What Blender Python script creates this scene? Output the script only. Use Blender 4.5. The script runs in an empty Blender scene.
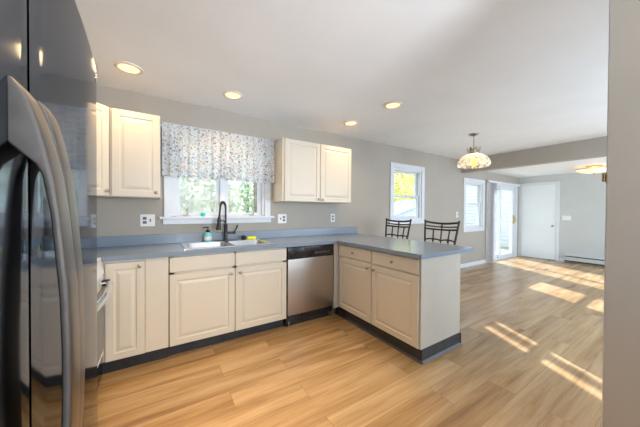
import bpy, bmesh, math, random
from mathutils import Vector, Matrix
random.seed(7)
SC = bpy.context.scene
COL = SC.collection
R = math.radians
PI = math.pi

# ------------------------------------------------------------------ camera
cam_d = bpy.data.cameras.new('camera'); cam = bpy.data.objects.new('camera', cam_d); COL.objects.link(cam)
cam_d.sensor_width = 36.0; cam_d.sensor_fit = 'HORIZONTAL'
cam_d.lens = 36.0 * 252.34 / 640.0
cam_d.clip_start = 0.02; cam_d.clip_end = 300
CAM = Vector((0.361, -3.073, 1.264))
yaw, pitch, roll = R(32.37), R(-0.618), R(0.349)
fwd = Vector((math.sin(yaw)*math.cos(pitch), math.cos(yaw)*math.cos(pitch), math.sin(pitch)))
rt = Vector((math.cos(yaw), -math.sin(yaw), 0)); up = rt.cross(fwd)
r2 = rt*math.cos(roll) + up*math.sin(roll); u2 = -rt*math.sin(roll) + up*math.cos(roll)
cam.matrix_world = Matrix(((r2.x, u2.x, -fwd.x, CAM.x), (r2.y, u2.y, -fwd.y, CAM.y), (r2.z, u2.z, -fwd.z, CAM.z), (0, 0, 0, 1)))
SC.camera = cam

# ------------------------------------------------------------------ world, sun, added fill, exposure
SC.view_settings.view_transform = 'Standard'; SC.view_settings.look = 'None'
SC.view_settings.gamma = 1.0; SC.view_settings.use_curve_mapping = False
SC.view_settings.exposure = -0.04
W = bpy.data.worlds.new('sky'); SC.world = W; W.use_nodes = True
bgn = W.node_tree.nodes['Background']; bgn.inputs[0].default_value = (0.76, 0.88, 1.0, 1); bgn.inputs[1].default_value = 3.0
def lamp(name, kind, loc, energy, color, **kw):
    d = bpy.data.lights.new(name, kind); o = bpy.data.objects.new(name, d); COL.objects.link(o)
    o.location = loc; d.energy = energy; d.color = color
    tgt = kw.pop('target', None)
    for k, v in kw.items(): setattr(d, k, v)
    if tgt is not None: o.rotation_euler = (Vector(tgt) - Vector(loc)).to_track_quat('-Z', 'Y').to_euler()
    return o
lamp('sun', 'SUN', (6, 8, 8), 14.0, (1.0, 0.99, 0.98), angle=R(0.53), target=(6-0.50*8, 8-8, 8-0.67*8))
# added fill lights behind the camera, in the openings of three made-up windows
lamp('fill_kitchen_rear', 'AREA', (1.12, -4.70, 1.45), 46, (0.86, 0.93, 1.0), shape='RECTANGLE', size=0.95, size_y=1.1, spread=R(120), target=(0.95, 0, 3.4))
lamp('fill_living_rear', 'AREA', (4.4, -4.70, 1.30), 88, (0.70, 0.85, 1.0), shape='RECTANGLE', size=2.6, size_y=1.5, target=(4.2, 0, 2.9))
lamp('fill_living_far_rear', 'AREA', (7.7, -4.70, 1.25), 75, (0.66, 0.83, 1.0), shape='RECTANGLE', size=1.7, size_y=1.6, target=(7.9, 0, 2.2))

# ------------------------------------------------------------------ materials
def mat(name, color=(.8, .8, .8), rough=.5, metal=0., **kw):
    m = bpy.data.materials.new(name); m.use_nodes = True
    b = m.node_tree.nodes['Principled BSDF']
    b.inputs['Base Color'].default_value = (*color, 1); b.inputs['Roughness'].default_value = rough; b.inputs['Metallic'].default_value = metal
    for k, v in kw.items(): b.inputs[k].default_value = v
    return m
def NT(m): return m.node_tree, m.node_tree.nodes, m.node_tree.links, m.node_tree.nodes['Principled BSDF']
def coords(m, scale=(1, 1, 1), kind='Object'):
    t, n, l, b = NT(m)
    tc = n.new('ShaderNodeTexCoord'); mp = n.new('ShaderNodeMapping'); mp.inputs['Scale'].default_value = scale
    l.new(tc.outputs[kind], mp.inputs['Vector']); return mp.outputs[0]
def noise(m, vec, scale, detail=4, rough=.5, dist=0):
    t, n, l, b = NT(m); x = n.new('ShaderNodeTexNoise'); x.inputs['Scale'].default_value = scale; x.inputs['Detail'].default_value = detail
    x.inputs['Roughness'].default_value = rough; x.inputs['Distortion'].default_value = dist; l.new(vec, x.inputs['Vector']); return x.outputs['Fac']
def ramp(m, fac, stops, mode='LINEAR'):
    t, n, l, b = NT(m); x = n.new('ShaderNodeValToRGB'); e = x.color_ramp.elements; x.color_ramp.interpolation = mode
    while len(e) < len(stops): e.new(0.5)
    for i, (p, c) in enumerate(stops): e[i].position = p; e[i].color = (*c, 1)
    l.new(fac, x.inputs[0]); return x.outputs[0]
def mix(m, fac, a, b_, mode='MIX'):
    t, n, l, b = NT(m); x = n.new('ShaderNodeMix'); x.data_type = 'RGBA'; x.blend_type = mode
    for s, v in ((0, fac), (6, a), (7, b_)):
        if isinstance(v, (int, float)): x.inputs[s].default_value = v
        elif isinstance(v, tuple): x.inputs[s].default_value = (*v, 1)
        else: l.new(v, x.inputs[s])
    return x.outputs[2]
def bump(m, fac, strength=.2, dist=.01):
    t, n, l, b = NT(m); x = n.new('ShaderNodeBump'); x.inputs['Strength'].default_value = strength; x.inputs['Distance'].default_value = dist
    l.new(fac, x.inputs['Height']); l.new(x.outputs[0], b.inputs['Normal'])
def setc(m, c): t, n, l, b = NT(m); l.new(c, b.inputs['Base Color'])
def paint(name, c1, c2, rough=.6, sc=3, bs=.05, bscale=120):
    m = mat(name, c1, rough); v = coords(m)
    setc(m, ramp(m, noise(m, v, sc, 3), [(.35, c1), (.65, c2)])); bump(m, noise(m, v, bscale, 3), bs, .004); return m

M = {}
M['wall'] = paint('greige_wall_paint', (.405, .365, .315), (.42, .38, .33))
M['far_wall'] = paint('pale_grey_wall_paint', (.53, .55, .54), (.55, .57, .56))
M['ceiling'] = paint('ceiling_paint', (.86, .88, .91), (.89, .91, .94), .8, 2, .25, 70)
M['trim'] = paint('white_trim_paint', (.69, .72, .76), (.72, .75, .79), .35, 4, .02)
M['door'] = paint('white_door_paint', (.76, .80, .82), (.78, .82, .84), .4, 2, .02)
M['cabinet'] = paint('cream_thermofoil', (.66, .60, .50), (.68, .62, .515), .38, 2, .01)
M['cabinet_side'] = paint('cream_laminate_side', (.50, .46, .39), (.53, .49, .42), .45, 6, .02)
M['black'] = paint('black_vinyl', (.022, .022, .026), (.035, .035, .04), .4, 8, .02)
M['dark_plastic'] = paint('dark_plastic', (.012, .012, .014), (.02, .02, .022), .25, 8, .01)
M['bronze'] = paint('dark_bronze', (.03, .03, .036), (.045, .045, .05), .35, 20, .02); NT(M['bronze'])[3].inputs['Metallic'].default_value = .5
M['iron'] = paint('brown_wrought_iron', (.05, .038, .032), (.075, .058, .05), .5, 30, .06); NT(M['iron'])[3].inputs['Metallic'].default_value = .4
M['cushion'] = paint('tan_seat_fabric', (.42, .34, .25), (.48, .39, .29), .9, 30, .2)
M['chrome'] = mat('chrome', (.85, .86, .88), .08, 1)
M['nickel'] = mat('brushed_nickel', (.42, .39, .35), .3, 1)
M['brass'] = mat('antique_brass', (.55, .38, .16), .35, 1)
M['gasket'] = mat('door_gasket', (.05, .05, .055), .6)
for k in ('chrome', 'nickel', 'brass'):
    v = coords(M[k]); bump(M[k], noise(M[k], v, 90, 2), .01, .001)
def steel(name, c, rough, axis, wav=0, wd=.002):
    m = mat(name, c, rough, 1); sc = [220, 220, 220]; sc[axis] = 1.5
    v = coords(m, tuple(sc)); f = noise(m, v, 1, 3, .6)
    t, n, l, b = NT(m)
    mr = n.new('ShaderNodeMapRange'); mr.inputs[3].default_value = rough*.75; mr.inputs[4].default_value = rough*1.35; l.new(f, mr.inputs[0]); l.new(mr.outputs[0], b.inputs['Roughness'])
    if wav:
        v2 = coords(m, (1, 1, 1)); bump(m, noise(m, v2, wav, 1), .5, wd)
    return m
M['fridge'] = steel('fridge_stainless', (.27, .285, .31), .08, 2, 3.0, .006); NT(M['fridge'])[3].inputs['Specular Tint'].default_value = (.50, .52, .56, 1)
M['steel'] = steel('brushed_stainless', (.50, .465, .43), .36, 0)
M['sink'] = steel('sink_stainless', (.72, .73, .75), .22, 0)
M['handle'] = steel('handle_dark_stainless', (.24, .225, .215), .34, 2)

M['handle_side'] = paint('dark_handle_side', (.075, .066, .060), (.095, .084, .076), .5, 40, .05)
# countertop
m = M['counter'] = mat('blue_grey_laminate', (.2, .25, .3), .22); v = coords(m)
c = ramp(m, noise(m, v, 140, 3, .7), [(.35, (.185, .24, .31)), (.5, (.23, .285, .355)), (.68, (.28, .335, .40))]); setc(m, c)

# wood plank floor
m = M['floor'] = mat('oak_plank_floor', (.5, .35, .2), .27, IOR=1.6); t, n, l, b = NT(m)
v = coords(m)
br = n.new('ShaderNodeTexBrick'); l.new(v, br.inputs['Vector'])
br.inputs['Scale'].default_value = 1; br.inputs['Brick Width'].default_value = 1.22; br.inputs['Row Height'].default_value = .18
br.inputs['Mortar Size'].default_value = .0012; br.inputs['Mortar Smooth'].default_value = .3; br.offset = .37; br.inputs['Bias'].default_value = 0
br.inputs['Color1'].default_value = (0, 0, 0, 1); br.inputs['Color2'].default_value = (1, 1, 1, 1); br.inputs['Mortar'].default_value = (.5, .5, .5, 1)
# offset the grain per plank
cmb = n.new('ShaderNodeVectorMath'); cmb.operation = 'MULTIPLY_ADD'
l.new(br.outputs['Color'], cmb.inputs[0]); cmb.inputs[1].default_value = (7.3, 3.1, 5.7); l.new(v, cmb.inputs[2])
mp = n.new('ShaderNodeMapping'); mp.inputs['Scale'].default_value = (.32, 3.4, 1); l.new(cmb.outputs[0], mp.inputs['Vector'])
g1 = noise(m, mp.outputs[0], 2.0, 5, .6, .9)
mp2 = n.new('ShaderNodeMapping'); mp2.inputs['Scale'].default_value = (1.5, 34, 1); l.new(cmb.outputs[0], mp2.inputs['Vector'])
g2 = noise(m, mp2.outputs[0], 1.6, 5, .65, .3)
base = ramp(m, g1, [(.30, (.25, .138, .055)), (.44, (.375, .228, .10)), (.56, (.47, .308, .152)), (.72, (.55, .385, .215))])
fine = ramp(m, g2, [(.3, (.80, .78, .76)), (.55, (1, 1, 1)), (.8, (1.06, 1.05, 1.03))])
col = mix(m, 1.0, base, fine, 'MULTIPLY')
pl = ramp(m, br.outputs['Color'], [(0, (.94, .935, .93)), (1, (1.05, 1.05, 1.05))])
col = mix(m, 1.0, col, pl, 'MULTIPLY')
col = mix(m, br.outputs['Fac'], col, (.20, .13, .075)); setc(m, col)
bump(m, g2, .06, .003)

# valance fabric
m = M['valance'] = mat('floral_cotton', (.85, .87, .9), .9); t, n, l, b = NT(m); v = coords(m, (1, .2, 1))
nz = n.new('ShaderNodeTexNoise'); nz.inputs['Scale'].default_value = 30; l.new(v, nz.inputs['Vector'])
wv = n.new('ShaderNodeVectorMath'); wv.operation = 'MULTIPLY_ADD'; l.new(nz.outputs['Color'], wv.inputs[0]); wv.inputs[1].default_value = (.03, 0, .03); l.new(v, wv.inputs[2])
col = (.74, .77, .82)
for sc, thr, cols in ((40, .30, [(.0, (.12, .17, .26)), (.26, (.50, .26, .26)), (.36, (.22, .30, .38)), (.66, (.66, .50, .22)), (.76, (.22, .29, .26)), (.92, (.42, .28, .34))]),
                      (80, .28, [(.0, (.20, .28, .30)), (.35, (.16, .22, .38)), (.65, (.40, .45, .40)), (.85, (.60, .30, .26))]),
                      (14, .20, [(.0, (.52, .60, .70)), (.5, (.66, .55, .54)), (.75, (.68, .62, .48))])):
    vo = n.new('ShaderNodeTexVoronoi'); vo.inputs['Scale'].default_value = sc; l.new(wv.outputs[0], vo.inputs['Vector'])
    mk = n.new('ShaderNodeMapRange'); mk.inputs[1].default_value = thr; mk.inputs[2].default_value = thr + .10; mk.inputs[3].default_value = .85; mk.inputs[4].default_value = 0; l.new(vo.outputs['Distance'], mk.inputs[0])
    sp = n.new('ShaderNodeSeparateColor'); l.new(vo.outputs['Color'], sp.inputs[0])
    cc = ramp(m, sp.outputs[0], cols, 'CONSTANT')
    gt = n.new('ShaderNodeMath'); gt.operation = 'GREATER_THAN'; gt.inputs[1].default_value = .35; l.new(sp.outputs[1], gt.inputs[0])
    ml = n.new('ShaderNodeMath'); ml.operation = 'MULTIPLY'; l.new(gt.outputs[0], ml.inputs[0]); l.new(mk.outputs[0], ml.inputs[1])
    col = mix(m, ml.outputs[0], col, cc)
setc(m, col)
tr = n.new('ShaderNodeBsdfTranslucent'); l.new(col, tr.inputs[0]); ms = n.new('ShaderNodeMixShader'); ms.inputs[0].default_value = .35
l.new(b.outputs[0], ms.inputs[1]); l.new(tr.outputs[0], ms.inputs[2]); l.new(ms.outputs[0], n['Material Output'].inputs[0])

def thin_glass(name, tint=(1, 1, 1), gl=.08, rough=.02, ior=1.45):
    m = bpy.data.materials.new(name); m.use_nodes = True; n = m.node_tree.nodes; l = m.node_tree.links; n.clear()
    o = n.new('ShaderNodeOutputMaterial'); tp = n.new('ShaderNodeBsdfTransparent'); tp.inputs[0].default_value = (*tint, 1)
    gs = n.new('ShaderNodeBsdfGlossy'); gs.inputs['Roughness'].default_value = rough; fr = n.new('ShaderNodeFresnel'); ge = n.new('ShaderNodeNewGeometry'); mr = n.new('ShaderNodeMapRange'); mr.inputs[3].default_value = ior; mr.inputs[4].default_value = 1/ior; l.new(ge.outputs['Backfacing'], mr.inputs[0]); l.new(mr.outputs[0], fr.inputs[0])
    ms = n.new('ShaderNodeMixShader'); l.new(fr.outputs[0], ms.inputs[0]); l.new(tp.outputs[0], ms.inputs[1]); l.new(gs.outputs[0], ms.inputs[2]); l.new(ms.outputs[0], o.inputs[0]); return m
M['glass'] = thin_glass('window_glass', (.97, .99, 1), ior=1.15)
m = bpy.data.materials.new('fluted_shade_glass'); m.use_nodes = True; t = m.node_tree; n = t.nodes; l = t.links; b = n['Principled BSDF']
b.inputs['Base Color'].default_value = (.93, .88, .78, 1); b.inputs['Roughness'].default_value = .12
trl = n.new('ShaderNodeBsdfTranslucent'); trl.inputs[0].default_value = (1, .93, .80, 1); tp = n.new('ShaderNodeBsdfTransparent')
m1 = n.new('ShaderNodeMixShader'); m1.inputs[0].default_value = .6; l.new(b.outputs[0], m1.inputs[1]); l.new(trl.outputs[0], m1.inputs[2])
tc = n.new('ShaderNodeTexCoord'); nz = n.new('ShaderNodeTexNoise'); nz.inputs['Scale'].default_value = 14; l.new(tc.outputs['Object'], nz.inputs['Vector'])
mr = n.new('ShaderNodeMapRange'); mr.inputs[1].default_value = .4; mr.inputs[2].default_value = .6; mr.inputs[3].default_value = .35; mr.inputs[4].default_value = .8; l.new(nz.outputs[0], mr.inputs[0])
m2 = n.new('ShaderNodeMixShader'); l.new(mr.outputs[0], m2.inputs[0]); l.new(m1.outputs[0], m2.inputs[1]); l.new(tp.outputs[0], m2.inputs[2]); l.new(m2.outputs[0], n['Material Output'].inputs[0]); M['shade_glass'] = m
M['bottle'] = mat('teal_soap', (.18, .62, .60), .15); v = coords(M['bottle']); bump(M['bottle'], noise(M['bottle'], v, 30), .02, .001)
M['teal'] = paint('teal_rubber', (.02, .62, .62), (.04, .70, .70), .4)
M['yellow'] = paint('yellow_sponge', (.75, .78, .03), (.85, .86, .06), .85, 60, .3)
M['plate'] = paint('white_plastic', (.78, .78, .78), (.82, .82, .82), .35)
M['slot'] = paint('grey_slots', (.12, .11, .11), (.16, .15, .15), .5)
M['appliance_white'] = paint('grey_enamel', (.70, .72, .74), (.74, .76, .78), .3)
M['oven_glass'] = mat('black_oven_glass', (.012, .012, .014), .06)
v = coords(M['oven_glass']); bump(M['oven_glass'], noise(M['oven_glass'], v, 6), .01, .001)
def emis(name, color, strength):
    m = mat(name, color, .5); b = NT(m)[3]; b.inputs['Emission Color'].default_value = (*color, 1); b.inputs['Emission Strength'].default_value = strength
    return m
M['lens'] = emis('downlight_lens', (1, .74, .42), 1.25)
M['bulb'] = emis('amber_bulb', (1, .50, .08), 1.6)
M['bowl'] = emis('frosted_lit_glass', (1, .85, .60), .55)
M['rim'] = paint('downlight_trim', (.80, .74, .62), (.84, .78, .66), .4)
M['blind'] = paint('vertical_blind_vinyl', (.74, .75, .78), (.79, .80, .82), .5)
# exterior
M['lawn'] = paint('leafy_lawn', (.22, .24, .10), (.42, .38, .20), .9, 6, .4, 30)
M['bark'] = paint('bark', (.16, .13, .11), (.28, .24, .20), .9, 9, .5, 40)
def leafmat(name, c1, c2):
    m = mat(name, c1, .6); t, n, l, b = NT(m); v = coords(m)
    c = ramp(m, noise(m, v, 1.6, 3), [(.35, c1), (.6, c2)]); setc(m, c)
    tr = n.new('ShaderNodeBsdfTranslucent'); l.new(c, tr.inputs[0]); ms = n.new('ShaderNodeMixShader'); ms.inputs[0].default_value = .5
    l.new(b.outputs[0], ms.inputs[1]); l.new(tr.outputs[0], ms.inputs[2]); l.new(ms.outputs[0], n['Material Output'].inputs[0]); return m
M['leaf_y'] = leafmat('yellow_green_leaves', (.52, .50, .14), (.72, .70, .34))
M['leaf_g'] = leafmat('pale_green_leaves', (.38, .48, .34), (.60, .66, .56))
M['leaf_p'] = leafmat('pale_autumn_leaves', (.58, .60, .57), (.80, .80, .72))
M['siding'] = paint('white_clapboard', (.66, .68, .71), (.70, .72, .75), .6, 2, .05)
M['shingle'] = paint('blue_grey_shingles', (.34, .40, .48), (.44, .50, .58), .8, 14, .4, 60)
M['patio'] = paint('concrete_patio', (.52, .51, .49), (.60, .59, .57), .9, 5, .2)

# ------------------------------------------------------------------ mesh helpers
class MB:
    """collects shapes (world or local coordinates) into one mesh"""
    def __init__(s): s.bm = bmesh.new(); s.smooth = False
    def box(s, x0, x1, y0, y1, z0, z1, bev=0, seg=2):
        r = bmesh.ops.create_cube(s.bm, size=1); vs = r['verts']
        bmesh.ops.scale(s.bm, vec=(abs(x1-x0), abs(y1-y0), abs(z1-z0)), verts=vs)
        bmesh.ops.translate(s.bm, vec=((x0+x1)/2, (y0+y1)/2, (z0+z1)/2), verts=vs)
        if bev:
            es = list({e for v in vs for e in v.link_edges})
            bmesh.ops.bevel(s.bm, geom=es, offset=bev, segments=seg, affect='EDGES', profile=.5)
        return s
    def grid(s, rows, close_u=False, close_v=False):
        """rows: list of lists of points"""
        V = [[s.bm.verts.new(p) for p in r] for r in rows]
        nr, nc = len(V), len(V[0])
        for i in range(nr if close_u else nr-1):
            for j in range(nc if close_v else nc-1):
                a, b_, c_, d = V[i][j], V[i][(j+1) % nc], V[(i+1) % nr][(j+1) % nc], V[(i+1) % nr][j]
                try: s.bm.faces.new((a, b_, c_, d))
                except ValueError: pass
        return V
    def cap(s, vs):
        try: s.bm.faces.new(vs)
        except ValueError: pass
    def lathe(s, prof, c, axis=(0, 0, 1), n=24, mod=None, caps=True):
        ax = Vector(axis).normalized(); q = Vector((0, 0, 1)).rotation_difference(ax); c = Vector(c)
        rows = []
        for r, h in prof:
            rows.append([c + q @ Vector((r*(mod(2*PI*k/n, h) if mod else 1)*math.cos(2*PI*k/n), r*(mod(2*PI*k/n, h) if mod else 1)*math.sin(2*PI*k/n), h)) for k in range(n)])
        V = s.grid(rows, close_v=True)
        if caps: s.cap(list(reversed(V[0]))); s.cap(V[-1])
        return s
    def tube(s, pts, r, n=10, flat=None):
        """tube through points; r a number or a list; flat=(a,b) elliptic scale"""
        pts = [Vector(p) for p in pts]; rows = []; prev = None
        for i, p in enumerate(pts):
            t = (pts[min(i+1, len(pts)-1)] - pts[max(i-1, 0)]).normalized()
            if prev is None:
                a = Vector((0, 0, 1)) if abs(t.z) < .9 else Vector((0, 1, 0))
                u = t.cross(a).normalized()
            else: u = (prev - t*prev.dot(t)).normalized()
            prev = u; w = t.cross(u); rr = r[i] if isinstance(r, (list, tuple)) else r
            fa, fb = flat or (1, 1)
            rows.append([p + u*math.cos(2*PI*k/n)*rr*fa + w*math.sin(2*PI*k/n)*rr*fb for k in range(n)])
        V = s.grid(rows, close_v=True); s.cap(list(reversed(V[0]))); s.cap(V[-1]); return s
    def rings(s, o, U, V_, N, w, h, prof):
        """stepped rectangular panel: prof = [(inset, height)], from outside in"""
        o, U, V_, N = Vector(o), Vector(U), Vector(V_), Vector(N); rows = []
        for i, d in prof:
            rows.append([o + U*a + V_*b_ + N*d for a, b_ in ((i, i), (w-i, i), (w-i, h-i), (i, h-i))])
        G = s.grid(rows, close_v=True); s.cap(G[-1]); s.cap(list(reversed(G[0]))); return s
    def prism(s, poly, z0, z1, axes=(0, 1, 2)):
        def P(a, b_, c_):
            v = [0, 0, 0]; v[axes[0]] = a; v[axes[1]] = b_; v[axes[2]] = c_; return v
        A = [s.bm.verts.new(P(a, b_, z0)) for a, b_ in poly]; B = [s.bm.verts.new(P(a, b_, z1)) for a, b_ in poly]
        n = len(poly)
        for i in range(n): s.cap((A[i], A[(i+1) % n], B[(i+1) % n], B[i]))
        s.cap(list(reversed(A))); s.cap(B); return s
    def sphere(s, c, r, sc=(1, 1, 1), seg=14):
        q = bmesh.ops.create_uvsphere(s.bm, u_segments=seg, v_segments=max(6, seg*2//3), radius=r)
        bmesh.ops.scale(s.bm, vec=sc, verts=q['verts']); bmesh.ops.translate(s.bm, vec=c, verts=q['verts']); return s
def origin(p):
    v = Vector((0, 0, 0))
    while p: v += Vector(p.location); p = p.parent
    return v
def build(name, mb, m, parent=None, smooth=False, local=False, label=None, kind=None):
    """link the shapes as ONE mesh object; shapes are in world coordinates unless local"""
    bm = mb.bm
    bmesh.ops.recalc_face_normals(bm, faces=bm.faces)
    if parent and not local: bmesh.ops.translate(bm, vec=-origin(parent), verts=bm.verts)
    me = bpy.data.meshes.new(name); bm.to_mesh(me); bm.free(); me.materials.append(M[m] if isinstance(m, str) else m)
    if smooth:
        for p in me.polygons: p.use_smooth = True
        try: me.set_sharp_from_angle(angle=R(38))
        except Exception: pass
    o = bpy.data.objects.new(name, me); COL.objects.link(o)
    if parent: o.parent = parent
    if label: o['label'] = label
    if kind: o['kind'] = kind
    return o
def thing(name, label, cat, loc=(0, 0, 0), group=None, kind=None):
    o = bpy.data.objects.new(name, None); COL.objects.link(o); o.location = loc; o.empty_display_size = .1
    if label: o['label'] = label; o['category'] = cat
    if group: o['group'] = group
    if kind: o['kind'] = kind
    return o
def tag(o, label, cat, group=None):
    o['label'] = label; o['category'] = cat
    if group: o['group'] = group
    return o
def struct(name, mb, m, parent=None, smooth=False):
    return build(name, mb, m, parent, smooth, kind='structure')

# ------------------------------------------------------------------ structure
ZC, ZL, ZB = 2.413, 2.25, 2.129
XF = 9.088; XL = -.614; YB = -4.6; XB = 6.016
struct('floor', MB().box(XL-.15, XF+.15, YB-.15, .15, -.06, 0), 'floor')
struct('ceiling', MB().box(XL-.15, XB+.01, YB-.15, .15, ZC, ZC+.12), 'ceiling')
struct('ceiling_living', MB().box(XB+.17, XF+.15, YB-.15, .15, ZL, ZL+.28), 'ceiling')
struct('trim_beam', MB().box(XB, XB+.18, YB, 0, ZB, ZC+.005), 'wall')
def wall_y(name, y0, y1, x0, x1, holes, top=ZC+.1):
    mb = MB(); xs = x0
    for hx0, hx1, hz0, hz1 in holes:
        mb.box(xs, hx0, y0, y1, 0, top)
        if hz0 > 0: mb.box(hx0, hx1, y0, y1, 0, hz0)
        mb.box(hx0, hx1, y0, y1, hz1, top); xs = hx1
    mb.box(xs, x1, y0, y1, 0, top); return struct(name, mb, 'wall')
W1 = (.47, 1.475, 1.19, 2.09); W2 = (3.83, 4.62, 1.11, 2.04); W3 = (6.20, 6.98, .88, 1.95); D2 = (7.28, 8.86, 0, 1.98)
wall_y('wall_back', 0, .14, XL-.15, XF+.15, [W1, W2, W3, D2])
W4 = (.62, 1.62, .88, 2.02); W5 = (3.05, 5.75, .5, 2.08); W6 = (6.82, 8.58, .4, 2.08)  # rear openings, unseen and added to let the fill lights in
wall_y('wall_front', YB-.14, YB, XL-.15, XF+.15, [W4, W5, W6])
struct('wall_left', MB().box(XL-.14, XL, YB, 0, 0, ZC+.1), 'wall')
struct('wall_right', MB().box(XF, XF+.14, YB, 0, 0, ZC+.1), 'far_wall')
PX = 1.70
pw = struct('wall_partition', MB().box(PX, PX+.12, YB, -2.861, 0, ZC), 'wall')
struct('trim_partition', MB().box(PX+.012, PX+.108, -2.861, -2.8565, 0, ZC), 'trim')
lt = build('door_catch', MB().box(PX-.003, PX+.03, -2.8563, -2.848, 1.374, 1.405, .002), 'brass')
tag(lt, 'small brass catch on the edge of the grey wall at the right', 'latch')
# baseboards
bb = MB().box(3.02, 6.98, -.014, 0, 0, .085, .003).box(6.98, 7.19, -.014, 0, 0, .085, .003); struct('baseboard_back', bb, 'trim')
struct('baseboard_right', MB().box(XF-.014, XF, -.985, -.885, 0, .085, .003), 'trim')

def casing(mb, x0, x1, z0, z1, w, d=.018, y=0, bottom=True):
    mb.box(x0-w, x0, y-d, y, z0-(w if bottom else 0), z1+w, .003); mb.box(x1, x1+w, y-d, y, z0-(w if bottom else 0), z1+w, .003)
    mb.box(x0, x1, y-d, y, z1, z1+w, .003)
    if bottom: mb.box(x0, x1, y-d, y, z0-w, z0, .003)
# ---- window over the sink: two casements
x0, x1, z0, z1 = W1
w = thing('window_1', None, None, (x0, 0, z0), kind='structure')
f = MB(); casing(f, x0, x1, z0, z1, .075, bottom=False)
for a, b_ in ((x0, x0+.03), (x1-.03, x1), (.945, 1.005)): f.box(a, b_, .0, .13, z0, z1, .002)
f.box(x0, x1, 0, .13, z1-.03, z1); f.box(x0, x1, 0, .13, z0, z0+.012)
build('window_frame', f, 'trim', w)
s = MB().box(x0-.115, x1+.115, -.055, .02, z0-.022, z0+.004, .004).box(x0-.085, x1+.085, -.02, 0, z0-.078, z0-.022, .004)
build('window_sill', s, 'trim', w)
for a, b_ in ((x0+.03, .945), (1.005, x1-.03)):
    s = MB().box(a, a+.04, .03, .07, z0+.012, z1-.03, .003).box(b_-.04, b_, .03, .07, z0+.012, z1-.03, .003)
    s.box(a+.04, b_-.04, .03, .07, z0+.012, z0+.047, .003).box(a+.04, b_-.04, .03, .07, z1-.07, z1-.03, .003)
    so = build('window_sash', s, 'trim', w)
    build('window_pane', MB().box(a+.04, b_-.04, .048, .052, z0+.045, z1-.07), 'glass', so)
for cx in (.605, 1.325):
    c = MB().box(cx-.03, cx+.03, -.008, .03, z0+.006, z0+.022, .004).tube([(cx, .0, z0+.02), (cx+.01, -.02, z0+.04), (cx+.005, -.022, z0+.075)], .006, 8).sphere((cx+.005, -.022, z0+.08), .009)
    build('window_crank', c, 'nickel', w, True)
# ---- double hung windows
def double_hung(name, W_, wl, apron=True, rail=None):
    x0, x1, z0, z1 = W_; w = thing(name, None, None, (x0, 0, z0), kind='structure')
    f = MB(); casing(f, x0, x1, z0, z1, wl, bottom=True)
    f.box(x0, x0+.035, 0, .13, z0, z1).box(x1-.035, x1, 0, .13, z0, z1).box(x0+.035, x1-.035, 0, .13, z1-.035, z1).box(x0+.035, x1-.035, 0, .13, z0, z0+.03)
    build('window_frame', f, 'trim', w)
    zm = rail or (z0+z1)/2
    for a, b_, y in ((z0+.03, zm+.02, .035), (zm-.02, z1-.035, .075)):
        s = MB(); X0, X1 = x0+.035, x1-.035
        s.box(X0, X0+.04, y, y+.035, a, b_, .003).box(X1-.04, X1, y, y+.035, a, b_, .003).box(X0+.04, X1-.04, y, y+.035, a, a+.04, .003).box(X0+.04, X1-.04, y, y+.035, b_-.035, b_, .003)
        so = build('window_sash', s, 'trim', w)
        build('window_pane', MB().box(X0+.04, X1-.04, y+.015, y+.019, a+.04, b_-.035), 'glass', so)
    return w
double_hung('window_2', W2, .08, rail=1.54)
double_hung('window_3', W3, .08, rail=1.44)
for nm, (x0, x1, z0, z1) in (('added_window_4', W4), ('added_window_5', W5), ('added_window_6', W6)):  # unseen rear windows, added to frame the fill lights
    w = thing(nm, None, None, (x0, YB, z0), kind='structure'); f = MB()
    for a, b_, p, q in ((x0-.07, x0, z0-.07, z1+.07), (x1, x1+.07, z0-.07, z1+.07), (x0, x1, z1, z1+.07), (x0, x1, z0-.07, z0)): f.box(a, b_, YB, YB+.018, p, q, .003)
    for a, b_, p, q in ((x0, x0+.04, z0, z1), (x1-.04, x1, z0, z1), (x0+.04, x1-.04, z1-.04, z1), (x0+.04, x1-.04, z0, z0+.04), ((x0+x1)/2-.025, (x0+x1)/2+.025, z0+.04, z1-.04)): f.box(a, b_, YB-.06, YB-.02, p, q, .003)
    build('window_frame', f, 'trim', w)
# ---- sliding patio door
x0, x1, z0, z1 = D2
w = thing('door_2', None, None, (x0, 0, 0), kind='structure')
f = MB(); casing(f, x0, x1, 0, z1, .07, bottom=False)
f.box(x0, x0+.04, 0, .13, 0, z1).box(x1-.04, x1, 0, .13, 0, z1).box(x0+.04, x1-.04, 0, .13, z1-.04, z1).box(x0+.04, x1-.04, .0, .14, 0, .03)
build('door_frame', f, 'trim', w)
for a, b_, y in ((x0+.04, 8.08, .075), (7.98, x1-.04, .025)):
    s = MB().box(a, a+.07, y, y+.04, .03, z1-.04, .004).box(b_-.07, b_, y, y+.04, .03, z1-.04, .004).box(a+.07, b_-.07, y, y+.04, .03, .12, .004).box(a+.07, b_-.07, y, y+.04, z1-.12, z1-.04, .004)
    so = build('sliding_panel', s, 'trim', w)
    build('glass_pane', MB().box(a+.07, b_-.07, y+.018, y+.022, .12, z1-.12), 'glass', so)
build('door_handle', MB().box(8.755, 8.785, .0, .025, .93, 1.17, .005).tube([(8.77, .0, .96), (8.77, -.03, .98), (8.77, -.03, 1.12), (8.77, .0, 1.14)], .008, 8), 'brass', w, True, label='brass pull handle')
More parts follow.
